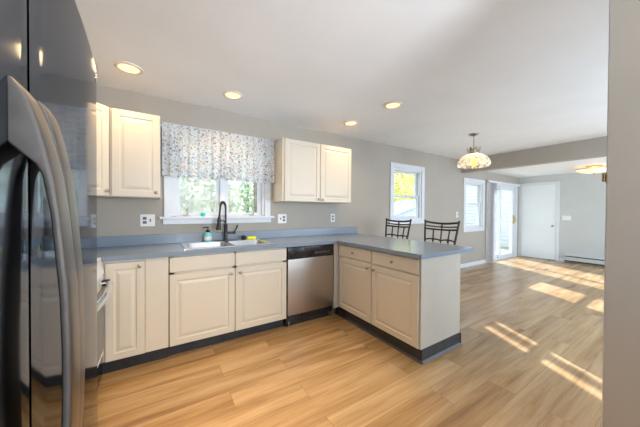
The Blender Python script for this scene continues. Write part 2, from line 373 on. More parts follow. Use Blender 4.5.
# ---- flush white door in the far wall
w = thing('door_1', None, None, (XF, -.43, 0), kind='structure')
y0, y1 = -.815, -.055; mb = MB()
mb.box(XF-.02, XF, y0-.065, y0, 0, 2.07, .003).box(XF-.02, XF, y1, -.001, 0, 2.07, .003).box(XF-.02, XF, y0, y1, 2.005, 2.07, .003)
build('door_frame', mb, 'trim', w)
build('door_panel', MB().box(XF-.012, XF+.0, y0+.004, y1-.004, .012, 2.001, .002), 'door', w)
build('door_gap', MB().box(XF-.004, XF, y0, y1, 0.0, .012), 'gasket', w)
build('door_knob', MB().lathe([(.026, 0), (.026, .006), (.01, .01), (.01, .035), (.022, .042), (.026, .056), (.018, .068), (.002, .07)], (XF-.012, -.752, .90), (-1, 0, 0), 18), 'nickel', w, True)

# ------------------------------------------------------------------ cabinets
def raised(mb, o, U, V_, N, w, h):
    mb.rings(o, U, V_, N, w, h, [(0, 0), (0, .016), (.003, .019), (.052, .019), (.057, .013), (.066, .0125), (.086, .0185), (.09, .019)])
def slab(mb, o, U, V_, N, w, h):
    mb.rings(o, U, V_, N, w, h, [(0, 0), (0, .015), (.004, .019), (.016, .019), (.018, .0175), (.021, .019)])
def knob(p, N, parent):
    return build('knob', MB().lathe([(.006, 0), (.005, .012), (.008, .015), (.0145, .02), (.0145, .026), (.009, .030), (.001, .031)], p, N, 14), 'nickel', parent, True)
X_, Y_, Z_ = Vector((1, 0, 0)), Vector((0, 1, 0)), Vector((0, 0, 1))
YD = -.611     # carcass front of the window-wall base run (doors add 19 mm)
# stove-side base cabinet: one door and a plain filler
c = thing('base_cabinet', 'cream base cabinet with one raised-panel door in the corner beside the stove', 'cabinet', (.22, -.3, 0))
build('body', MB().box(XL+.004, .421, YD, -.004, .112, .874), 'cabinet', c)
build('filler_panel', MB().box(.262, .420, YD-.012, YD-.001, .115, .872, .001), 'cabinet', c)
mb = MB(); raised(mb, (.012, YD, .115), X_, Z_, -Y_, .245, .742); d = build('door', mb, 'cabinet', c); knob((.226, YD-.019, .822), -Y_, d)
build('toe_kick', MB().box(-.02, .421, -.56, -.545, .001, .112).box(-.02, .421, -.566, -.56, .001, .018, .002), 'black', c)
# sink cabinet
c = thing('sink_cabinet', 'cream sink base cabinet with two false drawer fronts above two doors', 'cabinet', (.96, -.3, 0))
b0, b1, bm_ = .423, 1.498, .962
mb = MB().box(b0, b0+.018, YD, -.004, .112, .874).box(b1-.018, b1, YD, -.004, .112, .874).box(b0, b1, -.022, -.004, .112, .874).box(b0, b1, YD, -.004, .112, .13)
mb.box(b0, b1, YD, YD+.018, .84, .874).box(b0, b1, YD, YD+.018, .69, .76).box(bm_-.02, bm_+.02, YD, YD+.018, .112, .874).box(b0, b0+.04, YD, YD+.018, .112, .874).box(b1-.04, b1, YD, YD+.018, .112, .874)
build('body', mb, 'cabinet', c)
for a, b_, kx in ((b0+.004, bm_-.004, bm_-.035), (bm_+.004, b1-.004, bm_+.045)):
    mb = MB(); slab(mb, (a, YD, .737), X_, Z_, -Y_, b_-a, .128); build('drawer_front', mb, 'cabinet', c)
    mb = MB(); raised(mb, (a, YD, .115), X_, Z_, -Y_, b_-a, .603); d = build('door', mb, 'cabinet', c); knob((kx, YD-.019, .672), -Y_, d)
build('toe_kick', MB().box(.424, 1.498, -.54, -.525, .001, .112), 'black', c)
# peninsula cabinet
XP = 2.168; YE = -1.766; XR = 2.775; XD = XP+.019
c = thing('peninsula_cabinet', 'cream peninsula base cabinet with two drawers over two raised-panel doors', 'cabinet', (2.47, -.9, 0))
build('body', MB().box(XD, XR-.006, YE+.018, -.006, .112, .874).box(XD+.02, XR-.02, YE+.03, -.02, .001, .112), 'cabinet', c)
build('end_panel', MB().box(XD-.002, XR, YE, YE+.018, .112, .874, .001), 'cabinet_side', c)
build('back_panel', MB().box(XR-.006, XR, YE+.018, -.006, .112, .874), 'cabinet_side', c)
build('corner_filler', MB().box(2.113, XD-.001, -.628, -.606, .10, .874, .002), 'cabinet_side', c)
for a, b_, ky in ((-.644, -1.194, -1.155), (-1.204, -1.748, -1.243)):
    w_ = abs(b_-a)
    mb = MB(); slab(mb, (XD, a, .737), -Y_, Z_, -X_, w_, .128); d = build('drawer_front', mb, 'cabinet', c); knob((XP, (a+b_)/2, .80), -X_, d)
    mb = MB(); raised(mb, (XD, a, .118), -Y_, Z_, -X_, w_, .602); d = build('door', mb, 'cabinet', c); knob((XP, ky, .678), -X_, d)
mb = MB().box(XP+.026, XP+.032, YE-.002, -.56, .001, .112)
tp = [(YE-.006, .112), (YE-.006, .02), (YE-.02, .001), (YE, .001), (YE, .112)]
mb.prism(tp, XP+.026, XR+.006, (1, 2, 0)); mb.prism([(XR+.006, .112), (XR+.006, .02), (XR+.02, .001), (XR, .001), (XR, .112)], YE-.012, -.01, (0, 2, 1))
mb.prism([(XP+.026, .018), (XP+.012, .001), (XP+.03, .001)], YE-.016, -.56, (0, 2, 1))
build('toe_kick', mb, 'black', c, label='black vinyl base')

# dishwasher
c = thing('dishwasher', 'stainless dishwasher with black control panel between sink and peninsula cabinets', 'dishwasher', (1.806, -.3, 0))
a, b_ = 1.503, 2.109
build('body', MB().box(a, b_, -.60, -.03, .06, .868), 'dark_plastic', c)
build('door', MB().box(a+.006, b_-.012, -.632, -.601, .135, .742, .006, 3), 'steel', c, True)
pn = build('control_panel', MB().box(a+.004, b_-.010, -.636, -.601, .746, .868, .005, 2), 'dark_plastic', c, True)
build('latch_handle', MB().box(1.71, 1.90, -.650, -.637, .832, .858, .005).box(1.76, 1.85, -.655, -.637, .822, .835, .004), 'black', pn)
for i in range(6): build('button', MB().box(1.84+i*.036, 1.864+i*.036, -.6395, -.6362, .785+(i % 2)*.004, .797+(i % 2)*.004, .001), 'slot', pn)
build('dial', MB().lathe([(.026, 0), (.026, .006), (.02, .010), (.018, .012)], (1.56, -.636, .79), (0, -1, 0), 20), 'dark_plastic', pn, True)
for x in (1.525, 1.60): build('screw_cap', MB().lathe([(.007, 0), (.007, .002), (.003, .003)], (x, -.632, .727), (0, -1, 0), 12), 'plate', c)
build('toe_panel', MB().box(a+.01, b_-.01, -.57, -.55, .002, .125), 'black', c)
for x in (1.54, 2.07): build('foot', MB().lathe([(.016, .001), (.016, .012), (.008, .016), (.008, .07)], (x, -.59, 0), (0, 0, 1), 12), 'nickel', c)

# wall cabinets
c = thing('wall_cabinet', 'single-door cream wall cabinet left of the floral valance', 'cabinet', (.18, -.15, 1.375))
zb, zt = 1.375, 2.128
build('body', MB().box(0.0, .364, -.301, -.003, zb, zt, .001), 'cabinet', c)
mb = MB(); raised(mb, (.014, -.301, zb+.004), X_, Z_, -Y_, .346, zt-zb-.008); d = build('door', mb, 'cabinet', c); knob((.332, -.32, zb+.045), -Y_, d)
c = thing('corner_wall_cabinet', 'angled cream corner wall cabinet beside the refrigerator', 'cabinet', (-.4, -.2, zb))
build('body', MB().prism([(XL+.003, -.003), (-.003, -.003), (-.003, -.303), (-.312, -.61), (XL+.003, -.61)], zb, zt), 'cabinet', c)
dg = Vector((.309, .307, 0)).normalized(); ng = Vector((dg.y, -dg.x, 0))
mb = MB(); raised(mb, Vector((-.312, -.61, zb+.004))+dg*.012, dg, Z_, ng, .408, zt-zb-.008); d = build('door', mb, 'cabinet', c)
knob(Vector((-.312, -.61, zb+.045))+dg*.392+ng*.019, ng, d)
c = thing('double_wall_cabinet', 'two-door cream wall cabinet to the right of the floral valance', 'cabinet', (2.1, -.15, zb))
build('body', MB().box(1.585, 2.625, -.301, -.003, zb, zt, .001), 'cabinet', c)
for a, b_, kx in ((1.612, 2.106, 2.078), (2.112, 2.621, 2.142)):
    mb = MB(); raised(mb, (a, -.301, zb+.004), X_, Z_, -Y_, b_-a, zt-zb-.008); d = build('door', mb, 'cabinet', c); knob((kx, -.32, zb+.035), -Y_, d)

# countertop (L-shaped, cut out for the sink)
CT = .914; CB = .876
SX0, SX1, SY0, SY1 = .57, 1.375, -.555, -.095
c = thing('countertop', 'blue-grey laminate L-shaped countertop running over base cabinets and peninsula', 'countertop', (1.2, -.3, CB))
mb = MB(); yf = -.65
mb.box(XL+.003, SX0, yf, -.003, CB, CT).box(SX1, 2.138, yf, -.003, CB, CT).box(SX0, SX1, yf, SY0, CB, CT).box(SX0, SX1, SY1, -.003, CB, CT)
ye, xr = -1.796, 2.973; rr = .02; poly = [(2.138, -.003), (2.138, ye+rr)]
poly += [(2.138+rr-rr*math.cos(k*PI/8), ye+rr-rr*math.sin(k*PI/8)) for k in range(1, 5)]
poly += [(xr-rr+rr*math.sin(k*PI/8), ye+rr-rr*math.cos(k*PI/8)) for k in range(0, 5)] + [(xr, -.003)]
mb.prism(poly, CB, CT)
build('slab', mb, 'counter', c)
build('backsplash', MB().box(XL+.003, 3.0, -.021, -.003, CT, 1.013, .003).box(XL+.003, XL+.021, -.64, -.022, CT, 1.013, .003), 'counter', c)

# sink
c = thing('kitchen_sink', 'double-bowl stainless steel drop-in sink under the window', 'sink', (.97, -.32, CT))
rx0, rx1, ry0, ry1 = .545, 1.40, -.585, -.065; zr = CT+.002
def bowl(mb, x0, x1, y0, y1, depth):
    def ring(i, z, rad):
        pts = []
        for cx, cy, a0 in ((x1-i-rad, y1-i-rad, 0), (x0+i+rad, y1-i-rad, 90), (x0+i+rad, y0+i+rad, 180), (x1-i-rad, y0+i+rad, 270)):
            for k in range(5): an = R(a0+k*22.5); pts.append((cx+rad*math.cos(an), cy+rad*math.sin(an), z))
        return pts
    V = mb.grid([ring(-.006, zr+.004, .05), ring(0, zr+.001, .05), ring(.004, zr-.01, .05), ring(.02, zr-depth+.03, .05), ring(.04, zr-depth+.005, .05), ring(.07, zr-depth, .05)], close_v=True); mb.cap(V[-1])
mb = MB(); bx = [(.585, .965), (.985, 1.365)]; by = (-.545, -.145)
bowl(mb, *bx[0], *by, .17); bowl(mb, *bx[1], *by, .17)
for q in ((rx0, bx[0][0], ry0, ry1), (bx[1][1], rx1, ry0, ry1), (bx[0][0], bx[1][1], ry0, by[0]), (bx[0][0], bx[1][1], by[1], ry1), (bx[0][1], bx[1][0], by[0], by[1])):
    mb.box(q[0], q[1], q[2], q[3], zr-.001, zr+.004)
mb.tube([(rx0, ry0, zr+.001), (rx1, ry0, zr+.001), (rx1, ry1, zr+.001), (rx0, ry1, zr+.001), (rx0, ry0, zr+.001)], .005, 8)
build('basin', mb, 'sink', c, True)
for a, b_ in bx: build('drain', MB().lathe([(.04, 0), (.042, .003), (.03, .004), (.012, .001)], ((a+b_)/2, -.345, zr-.169), (0, 0, 1), 20), 'chrome', c, True)
# faucet
fx, fy, fz = .985, -.105, zr+.004
c = thing('kitchen_faucet', 'dark bronze spring-neck pull-down faucet behind the sink', 'faucet', (fx, fy, fz))
build('base', MB().box(fx-.125, fx+.125, fy-.028, fy+.028, fz, fz+.007, .003).lathe([(.028, .006), (.026, .015), (.021, .03), (.019, .17), (.021, .175), (.021, .185), (.014, .19)], (fx, fy, fz), (0, 0, 1), 20), 'bronze', c, True)
pts = []; u = Vector((-.62, -.78, 0)).normalized(); rad = .062
for k in range(10): pts.append(Vector((fx, fy, fz+.18+.18*k/9)))
cx0 = Vector((fx, fy, fz+.36))+u*rad
for k in range(1, 15):
    an = PI*k/14; pts.append(cx0 - u*rad*math.cos(an) + Z_*rad*1.15*math.sin(an))
for k in range(1, 6): pts.append(cx0 + u*(rad+.004*k) - Z_*.10*k/5)
build('neck', MB().tube(pts, .0085, 10), 'bronze', c, True)
# spring coil around the neck
coil = []; n_ = len(pts)-1
for i in range(n_*14):
    s_ = i/14; k = min(int(s_), n_-1); p = pts[k].lerp(pts[k+1], s_-k); t = (pts[k+1]-pts[k]).normalized(); sd = u.cross(Z_).normalized(); o2 = t.cross(sd)
    an = s_*2*PI*.9; coil.append(p + sd*math.cos(an)*.0125 + o2*math.sin(an)*.0125)
build('spring', MB().tube(coil, .0026, 5), 'bronze', c, True)
hp = pts[-1]
build('spray_head', MB().lathe([(.011, .02), (.016, .0), (.019, -.03), (.018, -.05), (.026, -.10), (.027, -.125), (.02, -.128)], hp, (u.x*-.12, u.y*-.12, 1), 18), 'bronze', c, True)
build('docking_arm', MB().tube([(fx, fy, fz+.20), Vector((fx, fy, fz+.23))+u*.05, hp-Z_*.03+u*-.0], .006, 8).lathe([(.024, -.012), (.024, .012), (.019, .012), (.019, -.012)], hp-Z_*.03, (0, 0, 1), 16, caps=False), 'bronze', c, True)
build('lever', MB().tube([(fx+.015, fy, fz+.09), (fx+.09, fy-.01, fz+.09)], [.014, .012], 12).sphere((fx+.092, fy-.01, fz+.09), .017).tube([(fx+.092, fy-.01, fz+.095), (fx+.11, fy-.02, fz+.13), (fx+.125, fy-.03, fz+.175)], [.008, .007, .010], 10), 'bronze', c, True)

# soap bottle
bx_, by_ = .80, -.055
c = thing('soap_dispenser', 'teal soap bottle with black pump standing left of the faucet', 'soap dispenser', (bx_, by_, CT))
sy = -.105; zs = zr+.005
build('bottle', MB().lathe([(.036, 0), (.040, .006), (.041, .06), (.036, .085), (.020, .098), (.018, .104)], (bx_, sy, zs), (0, 0, 1), 22), 'bottle', c, True)
build('label_band', MB().lathe([(.0413, .02), (.0420, .021), (.0422, .055), (.0413, .056)], (bx_, sy, zs), (0, 0, 1), 22, caps=False), 'plate', c, True)
build('pump', MB().lathe([(.021, .104), (.022, .125), (.010, .128), (.006, .130), (.006, .152), (.012, .154), (.012, .162)], (bx_, sy, zs), (0, 0, 1), 16).tube([(bx_, sy, zs+.158), (bx_-.045, sy-.01, zs+.156), (bx_-.05, sy-.01, zs+.146)], .006, 8), 'dark_plastic', c, True)
# teal sponge caddy/suction toy on the sill
t1 = build('sponge_holder', MB().sphere((.76, -.035, 1.217), .024, (1.1, .6, .9)).lathe([(.012, 0), (.018, -.012), (.02, -.016)], (.76, -.035, 1.205), (0, 0, 1), 14), 'teal', None, True)
tag(t1, 'small bright teal rubber object on the window sill above the sink', 'sponge holder')
# dish brush with yellow sponge
c = thing('dish_scrubber', 'yellow scrubber with black end lying on the back rim of the sink', 'dish scrubber', (1.27, -.10, zs))
build('sponge', MB().box(1.225, 1.335, -.125, -.085, zs, zs+.034, .010, 3), 'yellow', c, True)
build('cap', MB().lathe([(.020, 0), (.025, .006), (.025, .034), (.016, .044)], (1.165, -.105, zs+.026), (1, 0, 0), 16), 'dark_plastic', c, True)

# valance
c = thing('window_valance', 'white floral cotton valance gathered on a rod over the sink window', 'valance', (.97, -.06, 1.6))
build('rod', MB().tube([(.365, -.05, 2.115), (1.575, -.05, 2.115)], .010, 10).box(.37, .385, -.05, -.001, 2.10, 2.13).box(1.557, 1.572, -.05, -.001, 2.10, 2.13), 'trim', c, True)
for a, b_ in ((.378, .975), (.968, 1.568)):
    rows = []; nu, nv = 90, 14; zt_, zb_ = 2.148, 1.612
    ph = random.random()*6
    for j in range(nv+1):
        v_ = j/nv; row = []
        for i in range(nu+1):
            u_ = i/nu; edge = min(u_, 1-u_)
            am = .006+.012*v_
            y = -.062 - am*(math.sin(u_*44+ph+.6*math.sin(u_*9)) + .5*math.sin(u_*83+ph*2)) - .018*v_ - .01*math.sin(v_*PI)
            zb2 = zb_ - .012*math.sin(u_*PI) + (.05*math.exp(-((1-u_ if a < .5 else u_)/.045)**2))
            z = zt_ + (zb2-zt_)*v_ + (.004*math.sin(u_*60) if j == 0 else 0)
            row.append((a+(b_-a)*u_, y, z))
        rows.append(row)
    mb = MB(); mb.grid(rows); o = build('curtain_panel', mb, 'valance', c, True)

# outlets and switches
def plate(label, x, z, w_, h_, gang, wall='y', cat='wall plate'):
    if wall == 'y':
        c = thing('wall_outlet' if 'o' in gang else 'light_switch', label, cat, (x, 0, z))
        build('cover_plate', MB().box(x-w_/2, x+w_/2, -.007, -.0005, z-h_/2, z+h_/2, .003), 'plate', c)
        n_ = len(gang)
        for i, g in enumerate(gang):
            cx = x + (i-(n_-1)/2)*.047
            if g == 'o':
                for dz in (.02, -.02):
                    s = build('socket', MB().box(cx-.016, cx+.016, -.0095, -.007, z+dz-.014, z+dz+.014, .002), 'slot', c, label='dark socket face')
            else:
                build('switch', MB().box(cx-.006, cx+.006, -.0085, -.007, z-.014, z+.014).box(cx-.004, cx+.004, -.018, -.0085, z-.001, z+.010, .001), 'slot', c)
    else:
        c = thing('light_switch', label, cat, (XF, x, z))
        build('cover_plate', MB().box(XF-.007, XF-.0005, x-w_/2, x+w_/2, z-h_/2, z+h_/2, .003), 'plate', c)
        for i in range(3):
            cy = x+(i-1)*.047
            build('switch', MB().box(XF-.016, XF-.007, cy-.005, cy+.005, z-.012, z+.012, .001), 'plate', c)
    return c
plate('white outlet and switch plate left of the sink window', .255, 1.157, .122, .122, 'os', cat='outlet')
plate('white outlet and switch plate just right of the sink window', 1.718, 1.157, .122, .122, 'so', cat='outlet')
plate('narrow white outlet plate above the counter near the end of the backsplash', 2.53, 1.16, .075, .12, 'o', cat='outlet')
plate('white switch plate between the dining window and the ceiling beam', 5.875, 1.20, .08, .125, 's', cat='switch')
plate('triple white switch plate beside the far white door', -1.01, 1.12, .165, .12, 'sss', 'x', cat='switch')
# baseboard heater
c = thing('baseboard_heater', 'long low white baseboard heater along the far wall', 'heater', (XF, -2.2, 0))
y0, y1 = -3.4, -.995
build('casing', MB().prism([(XF-.001, .20), (XF-.045, .20), (XF-.058, .188), (XF-.058, .168), (XF-.001, .168)], y0, y1, (0, 2, 1)).box(XF-.030, XF-.001, y0, y1, .02, .168), 'far_wall', c)
build('cover', MB().box(XF-.066, XF-.058, y0, y1, .055, .142, .002).box(XF-.066, XF-.001, y0, y0+.012, .02, .2).box(XF-.066, XF-.001, y1-.012, y1, .02, .2), 'far_wall', c)
build('grille', MB().box(XF-.056, XF-.031, y0+.012, y1-.012, .022, .167), 'gasket', c, label='dark slot')

# ------------------------------------------------------------------ refrigerator
FX = .20; fy0, fym, fy1 = -2.978, -2.600, -2.062; ft = 1.677
c = thing('refrigerator', 'large stainless steel side-by-side refrigerator with curved handles at the left', 'refrigerator', (-.2, -2.52, 0))
build('body', MB().box(XL+.03, FX-.075, fy0+.004, fy1-.004, .02, 1.665, .004), 'dark_plastic', c)
def fbow(y): return FX + .022*(1-((y+2.52)/.458)**2)
def fdoor(ya, yb):
    mb = MB(); N = 28; outer = []
    for i in range(N+1):
        t = i/N; y = ya+(yb-ya)*t; e = max(0, abs(2*t-1)-.99)/.01
        outer.append((fbow(y) - .002*e*e, y))
    rows = []
    zs_ = [.06, .064] + [.06+(ft-.06)*k/12 for k in range(1, 12)] + [ft-.012, ft-.004, ft]
    for k, z in enumerate(zs_):
        e = -.004 if k == 0 or k == len(zs_)-1 else 0
        rows.append([(x+e, y, z) for x, y in outer] + [(FX-.06, yb, z), (FX-.06, ya, z)])
    V = mb.grid(rows, close_v=True); mb.cap(list(reversed(V[0]))); mb.cap(V[-1]); return mb
dn = build('door', fdoor(fy0, fym-.003), 'fridge', c, True, label='near stainless door')
df = build('door', fdoor(fym+.003, fy1), 'fridge', c, True, label='far stainless door')
build('gasket', MB().box(FX-.074, FX-.061, fy0+.01, fy1-.01, .06, 1.66), 'gasket', c)
def fhandle(y, par, sc):
    zc, H = 1.06, .350
    OUT = [(0, .0500), (.04, .0498), (.11, .0475), (.201, .0400), (.245, .0350), (.275, .0290), (.300, .0235), (.325, .0165), (.342, .009), (.350, .002)]
    INN = [(0, .040), (.04, .0397), (.10, .038), (.2, .031), (.25, .023), (.263, .014), (.272, .002), (.278, -.004), (.35, -.004)]
    X0 = fbow(y)
    def ip(T, v):
        for (a, p), (b_, q) in zip(T, T[1:]):
            if a <= v <= b_: return p+(q-p)*(v-a)/(b_-a)
        return T[-1][1]
    rows = []; n_ = 60
    for i in range(n_+1):
        d_ = -H+2*H*i/n_; xo = X0+sc*ip(OUT, abs(d_)); xi = min(X0+sc*ip(INN, abs(d_)), xo-.003); hw = .021
        r_ = min(.005, (xo-xi)/2*.9); ring = []
        for cx, cy, a0 in ((xo-r_, y+hw-r_, 0), (xi+r_, y+hw-r_, 90), (xi+r_, y-hw+r_, 180), (xo-r_, y-hw+r_, 270)):
            for k in range(4): ring.append((cx+r_*math.cos(R(a0+30*k)), cy+r_*math.sin(R(a0+30*k)), zc+d_))
        rows.append(ring)
    mb = MB(); V = mb.grid(rows, close_v=True); mb.cap(list(reversed(V[0]))); mb.cap(V[-1])
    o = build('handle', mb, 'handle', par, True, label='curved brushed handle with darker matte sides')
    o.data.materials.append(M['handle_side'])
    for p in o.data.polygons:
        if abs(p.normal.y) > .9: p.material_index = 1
    return o
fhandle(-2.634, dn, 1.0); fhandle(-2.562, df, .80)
build('ice_dispenser', MB().box(FX+.008, FX+.022, -2.90, -2.677, 1.208, 1.293, .004).box(FX+.006, FX+.019, -2.90, -2.68, .86, 1.20, .006), 'oven_glass', dn, label='black ice and water dispenser')
build('badge', MB().lathe([(.012, 0), (.012, .003), (.009, .004)], (FX+.002, -2.10, 1.645), (1, 0, 0), 16), 'chrome', df, True)
build('toe_grille', MB().box(XL+.05, FX-.06, fy0+.02, fy1-.02, .0, .055), 'gasket', c)
for y in (fy0+.05, fy1-.05): build('hinge_cover', MB().box(FX-.16, FX-.07, y-.03, y+.03, 1.666, 1.69, .006), 'dark_plastic', c)

# ------------------------------------------------------------------ stove
c = thing('stove', 'freestanding stove with silver front and chrome bar handle behind the refrigerator', 'stove', (-.3, -1.04, 0))
sy0, sy1 = -1.424, -.664; sx = -.002
build('body', MB().box(XL+.01, sx-.03, sy0, sy1, .0, .895, .002), 'appliance_white', c)
build('cooktop', MB().box(XL+.01, sx, sy0, sy1, .896, .914, .004), 'appliance_white', c)
build('backguard', MB().box(XL+.01, XL+.07, sy0, sy1, .915, 1.09, .006), 'appliance_white', c)
cp = build('control_panel', MB().prism([(sx-.029, .894), (sx, .894), (sx+.016, .80), (sx-.029, .80)], sy0, sy1, (0, 2, 1)), 'appliance_white', c)
for y in (-1.08, -1.17, -1.26, -1.35): build('burner_knob', MB().lathe([(.02, 0), (.019, .018), (.012, .022)], (sx+.009, y, .847), (1, 0, .17), 16), 'dark_plastic', cp, True)
dd = build('oven_door', MB().box(sx-.029, sx+.010, sy0+.004, sy1-.004, .20, .79, .005), 'appliance_white', c)
build('oven_window', MB().box(sx+.010, sx+.014, sy0+.004, sy1-.004, .24, .70, .002), 'oven_glass', dd)
hz = .735; pts = [(sx+.012, sy1-.05, hz), (sx+.045, sy1-.055, hz), (sx+.062, sy1-.09, hz-.006)] + [(sx+.062+.016*math.sin(PI*k/10), sy1-.09-(.58*k/10), hz-.008) for k in range(1, 10)] + [(sx+.062, sy0+.09, hz-.006), (sx+.045, sy0+.055, hz), (sx+.012, sy0+.05, hz)]
build('oven_handle', MB().tube(pts, .020, 14), 'chrome', dd, True, label='chrome bar handle')
for y in (sy1-.05, sy0+.05): build('handle_bracket', MB().box(sx+.010, sx+.055, y-.018, y+.018, hz-.02, hz+.022, .004), 'dark_plastic', dd)
build('drawer', MB().box(sx-.029, sx+.006, sy0+.004, sy1-.004, .045, .192, .004), 'oven_glass', c)
for x, y in ((-.18, -.86), (-.18, -1.24), (-.44, -.86), (-.44, -1.24)):
    mb = MB(); sp = [(x+(.02+.012*a/(2*PI)*1.6)*math.cos(a), y+(.02+.012*a/(2*PI)*1.6)*math.sin(a), .922) for a in [k*.35 for k in range(72)]]
    build('burner', mb.tube(sp, .005, 6).lathe([(.105, 0), (.10, .004), (.09, .001)], (x, y, .9145), (0, 0, 1), 24), 'dark_plastic', c, True)

# ------------------------------------------------------------------ bar chairs
def make_chair():
    c = thing('bar_chair', 'x', 'chair', (3.26, -1.137, 0)); L = dict(parent=c, local=True)
    # local: seat faces -x, back at +x
    sh = .66
    def bp(z, s_):   # back post point
        t = (z-sh)/(1.13-sh); return Vector((.128+.075*t, s_*(.185+.049*t), z))
    build('seat', MB().lathe([(.19, sh-.02), (.21, sh-.01), (.213, sh+.02), (.19, sh+.042), (.10, sh+.052)], (-.03, 0, 0), (0, 0, 1), 28), 'cushion', smooth=True, **L)
    build('seat_frame', MB().lathe([(.20, sh-.035), (.212, sh-.033), (.212, sh-.021), (.20, sh-.02)], (-.03, 0, 0), (0, 0, 1), 28), 'iron', smooth=True, **L)
    for sx_, sy_ in ((-1, -1), (-1, 1), (1, -1), (1, 1)):
        top = Vector((-.17 if sx_ < 0 else .125, sy_*.15, sh-.03)); bot = Vector((-.215 if sx_ < 0 else .19, sy_*.20, .004))
        if sx_ > 0: top = Vector((.128, sy_*.185, sh-.03))
        build('leg', MB().tube([top, top.lerp(bot, .5)+Vector((0, 0, 0)), bot], .0105, 10), 'iron', smooth=True, **L)
    fr = []
    for k in range(33):
        a = 2*PI*k/32; fr.append((-.015+.17*math.cos(a), .155*math.sin(a), .28))
    mb = MB().tube(fr, .007, 8)
    for sx_, sy_ in ((-1, -1), (-1, 1), (1, -1), (1, 1)):
        top = Vector((-.17 if sx_ < 0 else .128, sy_*(.15 if sx_ < 0 else .185), sh-.03)); bot = Vector((-.215 if sx_ < 0 else .19, sy_*.20, .004)); q = top.lerp(bot, (sh-.03-.28)/(sh-.034))
        mb.tube([q, (-.015+sx_*.12, sy_*.11, .28)], .006, 6)
    build('foot_ring', mb, 'iron', smooth=True, **L)
    for s_ in (-1, 1):
        build('back_post', MB().tube([bp(z, s_) for z in (sh-.05, .8, .95, 1.135)], [.014, .014, .013, .012], 10).sphere(bp(1.14, s_), .0135), 'iron', smooth=True, **L)
    def rail(zc, sag, r, bow=.03, n_=20, name='back_rail'):
        pts = []
        for k in range(n_+1):
            s_ = -1+2*k/n_; z = zc-sag*(1-s_*s_); p = bp(z, s_); hw = .185+.049*((zc-sh)/(1.13-sh))
            pts.append((p.x+bow*(1-s_*s_), s_*hw, z))
        return build(name, MB().tube(pts, r, 8), 'iron', smooth=True, **L)
    rail(1.128, .022, .0135); rail(1.075, .014, .0085); rail(1.035, .010, .0115)
    # lower scalloped rail
    zb_ = .885; pts = []
    for k in range(41):
        s_ = -1+2*k/40; z = zb_ - .0 + .016*abs(math.sin(2*PI*(s_+1)/1.0*.5*2/2)) ; hw = .185+.049*((zb_-sh)/(1.13-sh)); p = bp(z, 0)
        pts.append((p.x+.03*(1-s_*s_), s_*hw, z))
    build('lower_rail', MB().tube(pts, .0095, 8), 'iron', smooth=True, **L)
    for s_ in (-.5, 0, .5):
        p0 = bp(1.03, 0); p1 = bp(.885, 0); b0_ = .03*(1-s_*s_)
        top = 1.115 if s_ == 0 else 1.03; pt = bp(top, 0)
        w1 = .185+.049*((top-sh)/(1.13-sh)); w0 = .185+.049*((.885-sh)/(1.13-sh))
        mb = MB().tube([(pt.x+b0_, s_*w1, top-.008), (p1.x+b0_, s_*w0, .885)], .0095, 8)
        mb.sphere((p1.x+b0_, s_*w0, .885), .017, (.7, 1, 1)).sphere((p1.x+b0_, s_*w0, .862), .010, (.8, .8, 1.6))
        if s_ == 0: mb.sphere((p0.x+b0_, 0, 1.066), .016, (.6, 1, 1.3))
        build('spindle', mb, 'iron', smooth=True, **L)
    return c
def dup(o):
    n_ = o.copy(); COL.objects.link(n_)
    for ch in o.children:
        k = ch.copy(); COL.objects.link(k); k.parent = n_
        for g in ch.children:
            q = g.copy(); COL.objects.link(q); q.parent = k
    return n_
ch = make_chair(); ch['label'] = 'brown wrought-iron bar chair nearer the open end of the peninsula'; ch['group'] = 'wrought-iron bar chairs at the peninsula'
c2 = dup(ch); c2.location = (3.255, -.435, 0); c2['label'] = 'brown wrought-iron bar chair in front of the dining window'

# ------------------------------------------------------------------ lights
def downlight(x, y, label, e=24):
    c = thing('recessed_downlight', label, 'ceiling light', (x, y, ZC-.02), group='recessed downlights in the kitchen ceiling')
    build('trim_ring', MB().lathe([(.098, 0), (.097, -.006), (.075, -.010), (.070, -.002), (.070, 0)], (x, y, ZC), (0, 0, 1), 32, caps=False), 'rim', c, True)
    build('lens', MB().lathe([(.071, -.001), (.069, -.005), (.03, -.007)], (x, y, ZC), (0, 0, 1), 32), 'lens', c, True)
    o = lamp('downlight_lamp', 'SPOT', (x, y, ZC-.03), e, (1, .66, .32), spot_size=R(150), spot_blend=.9, shadow_soft_size=.07, target=(x, y, 0))
downlight(.149, -.50, 'recessed downlight above the wall cabinets nearest the refrigerator')
downlight(.976, -.47, 'recessed downlight above the sink window valance')
downlight(2.468, -.492, 'recessed downlight in front of the two-door wall cabinet')
downlight(2.49, -1.176, 'recessed downlight over the peninsula, farthest from the window wall')
lamp('kitchen_warm_fill', 'AREA', (.45, -2.0, ZC-.03), 18, (1, .64, .24), shape='DISK', size=.35, spread=R(95), target=(.45, -2.0, 0))  # unseen overhead light without a fixture, added to warm the kitchen floor

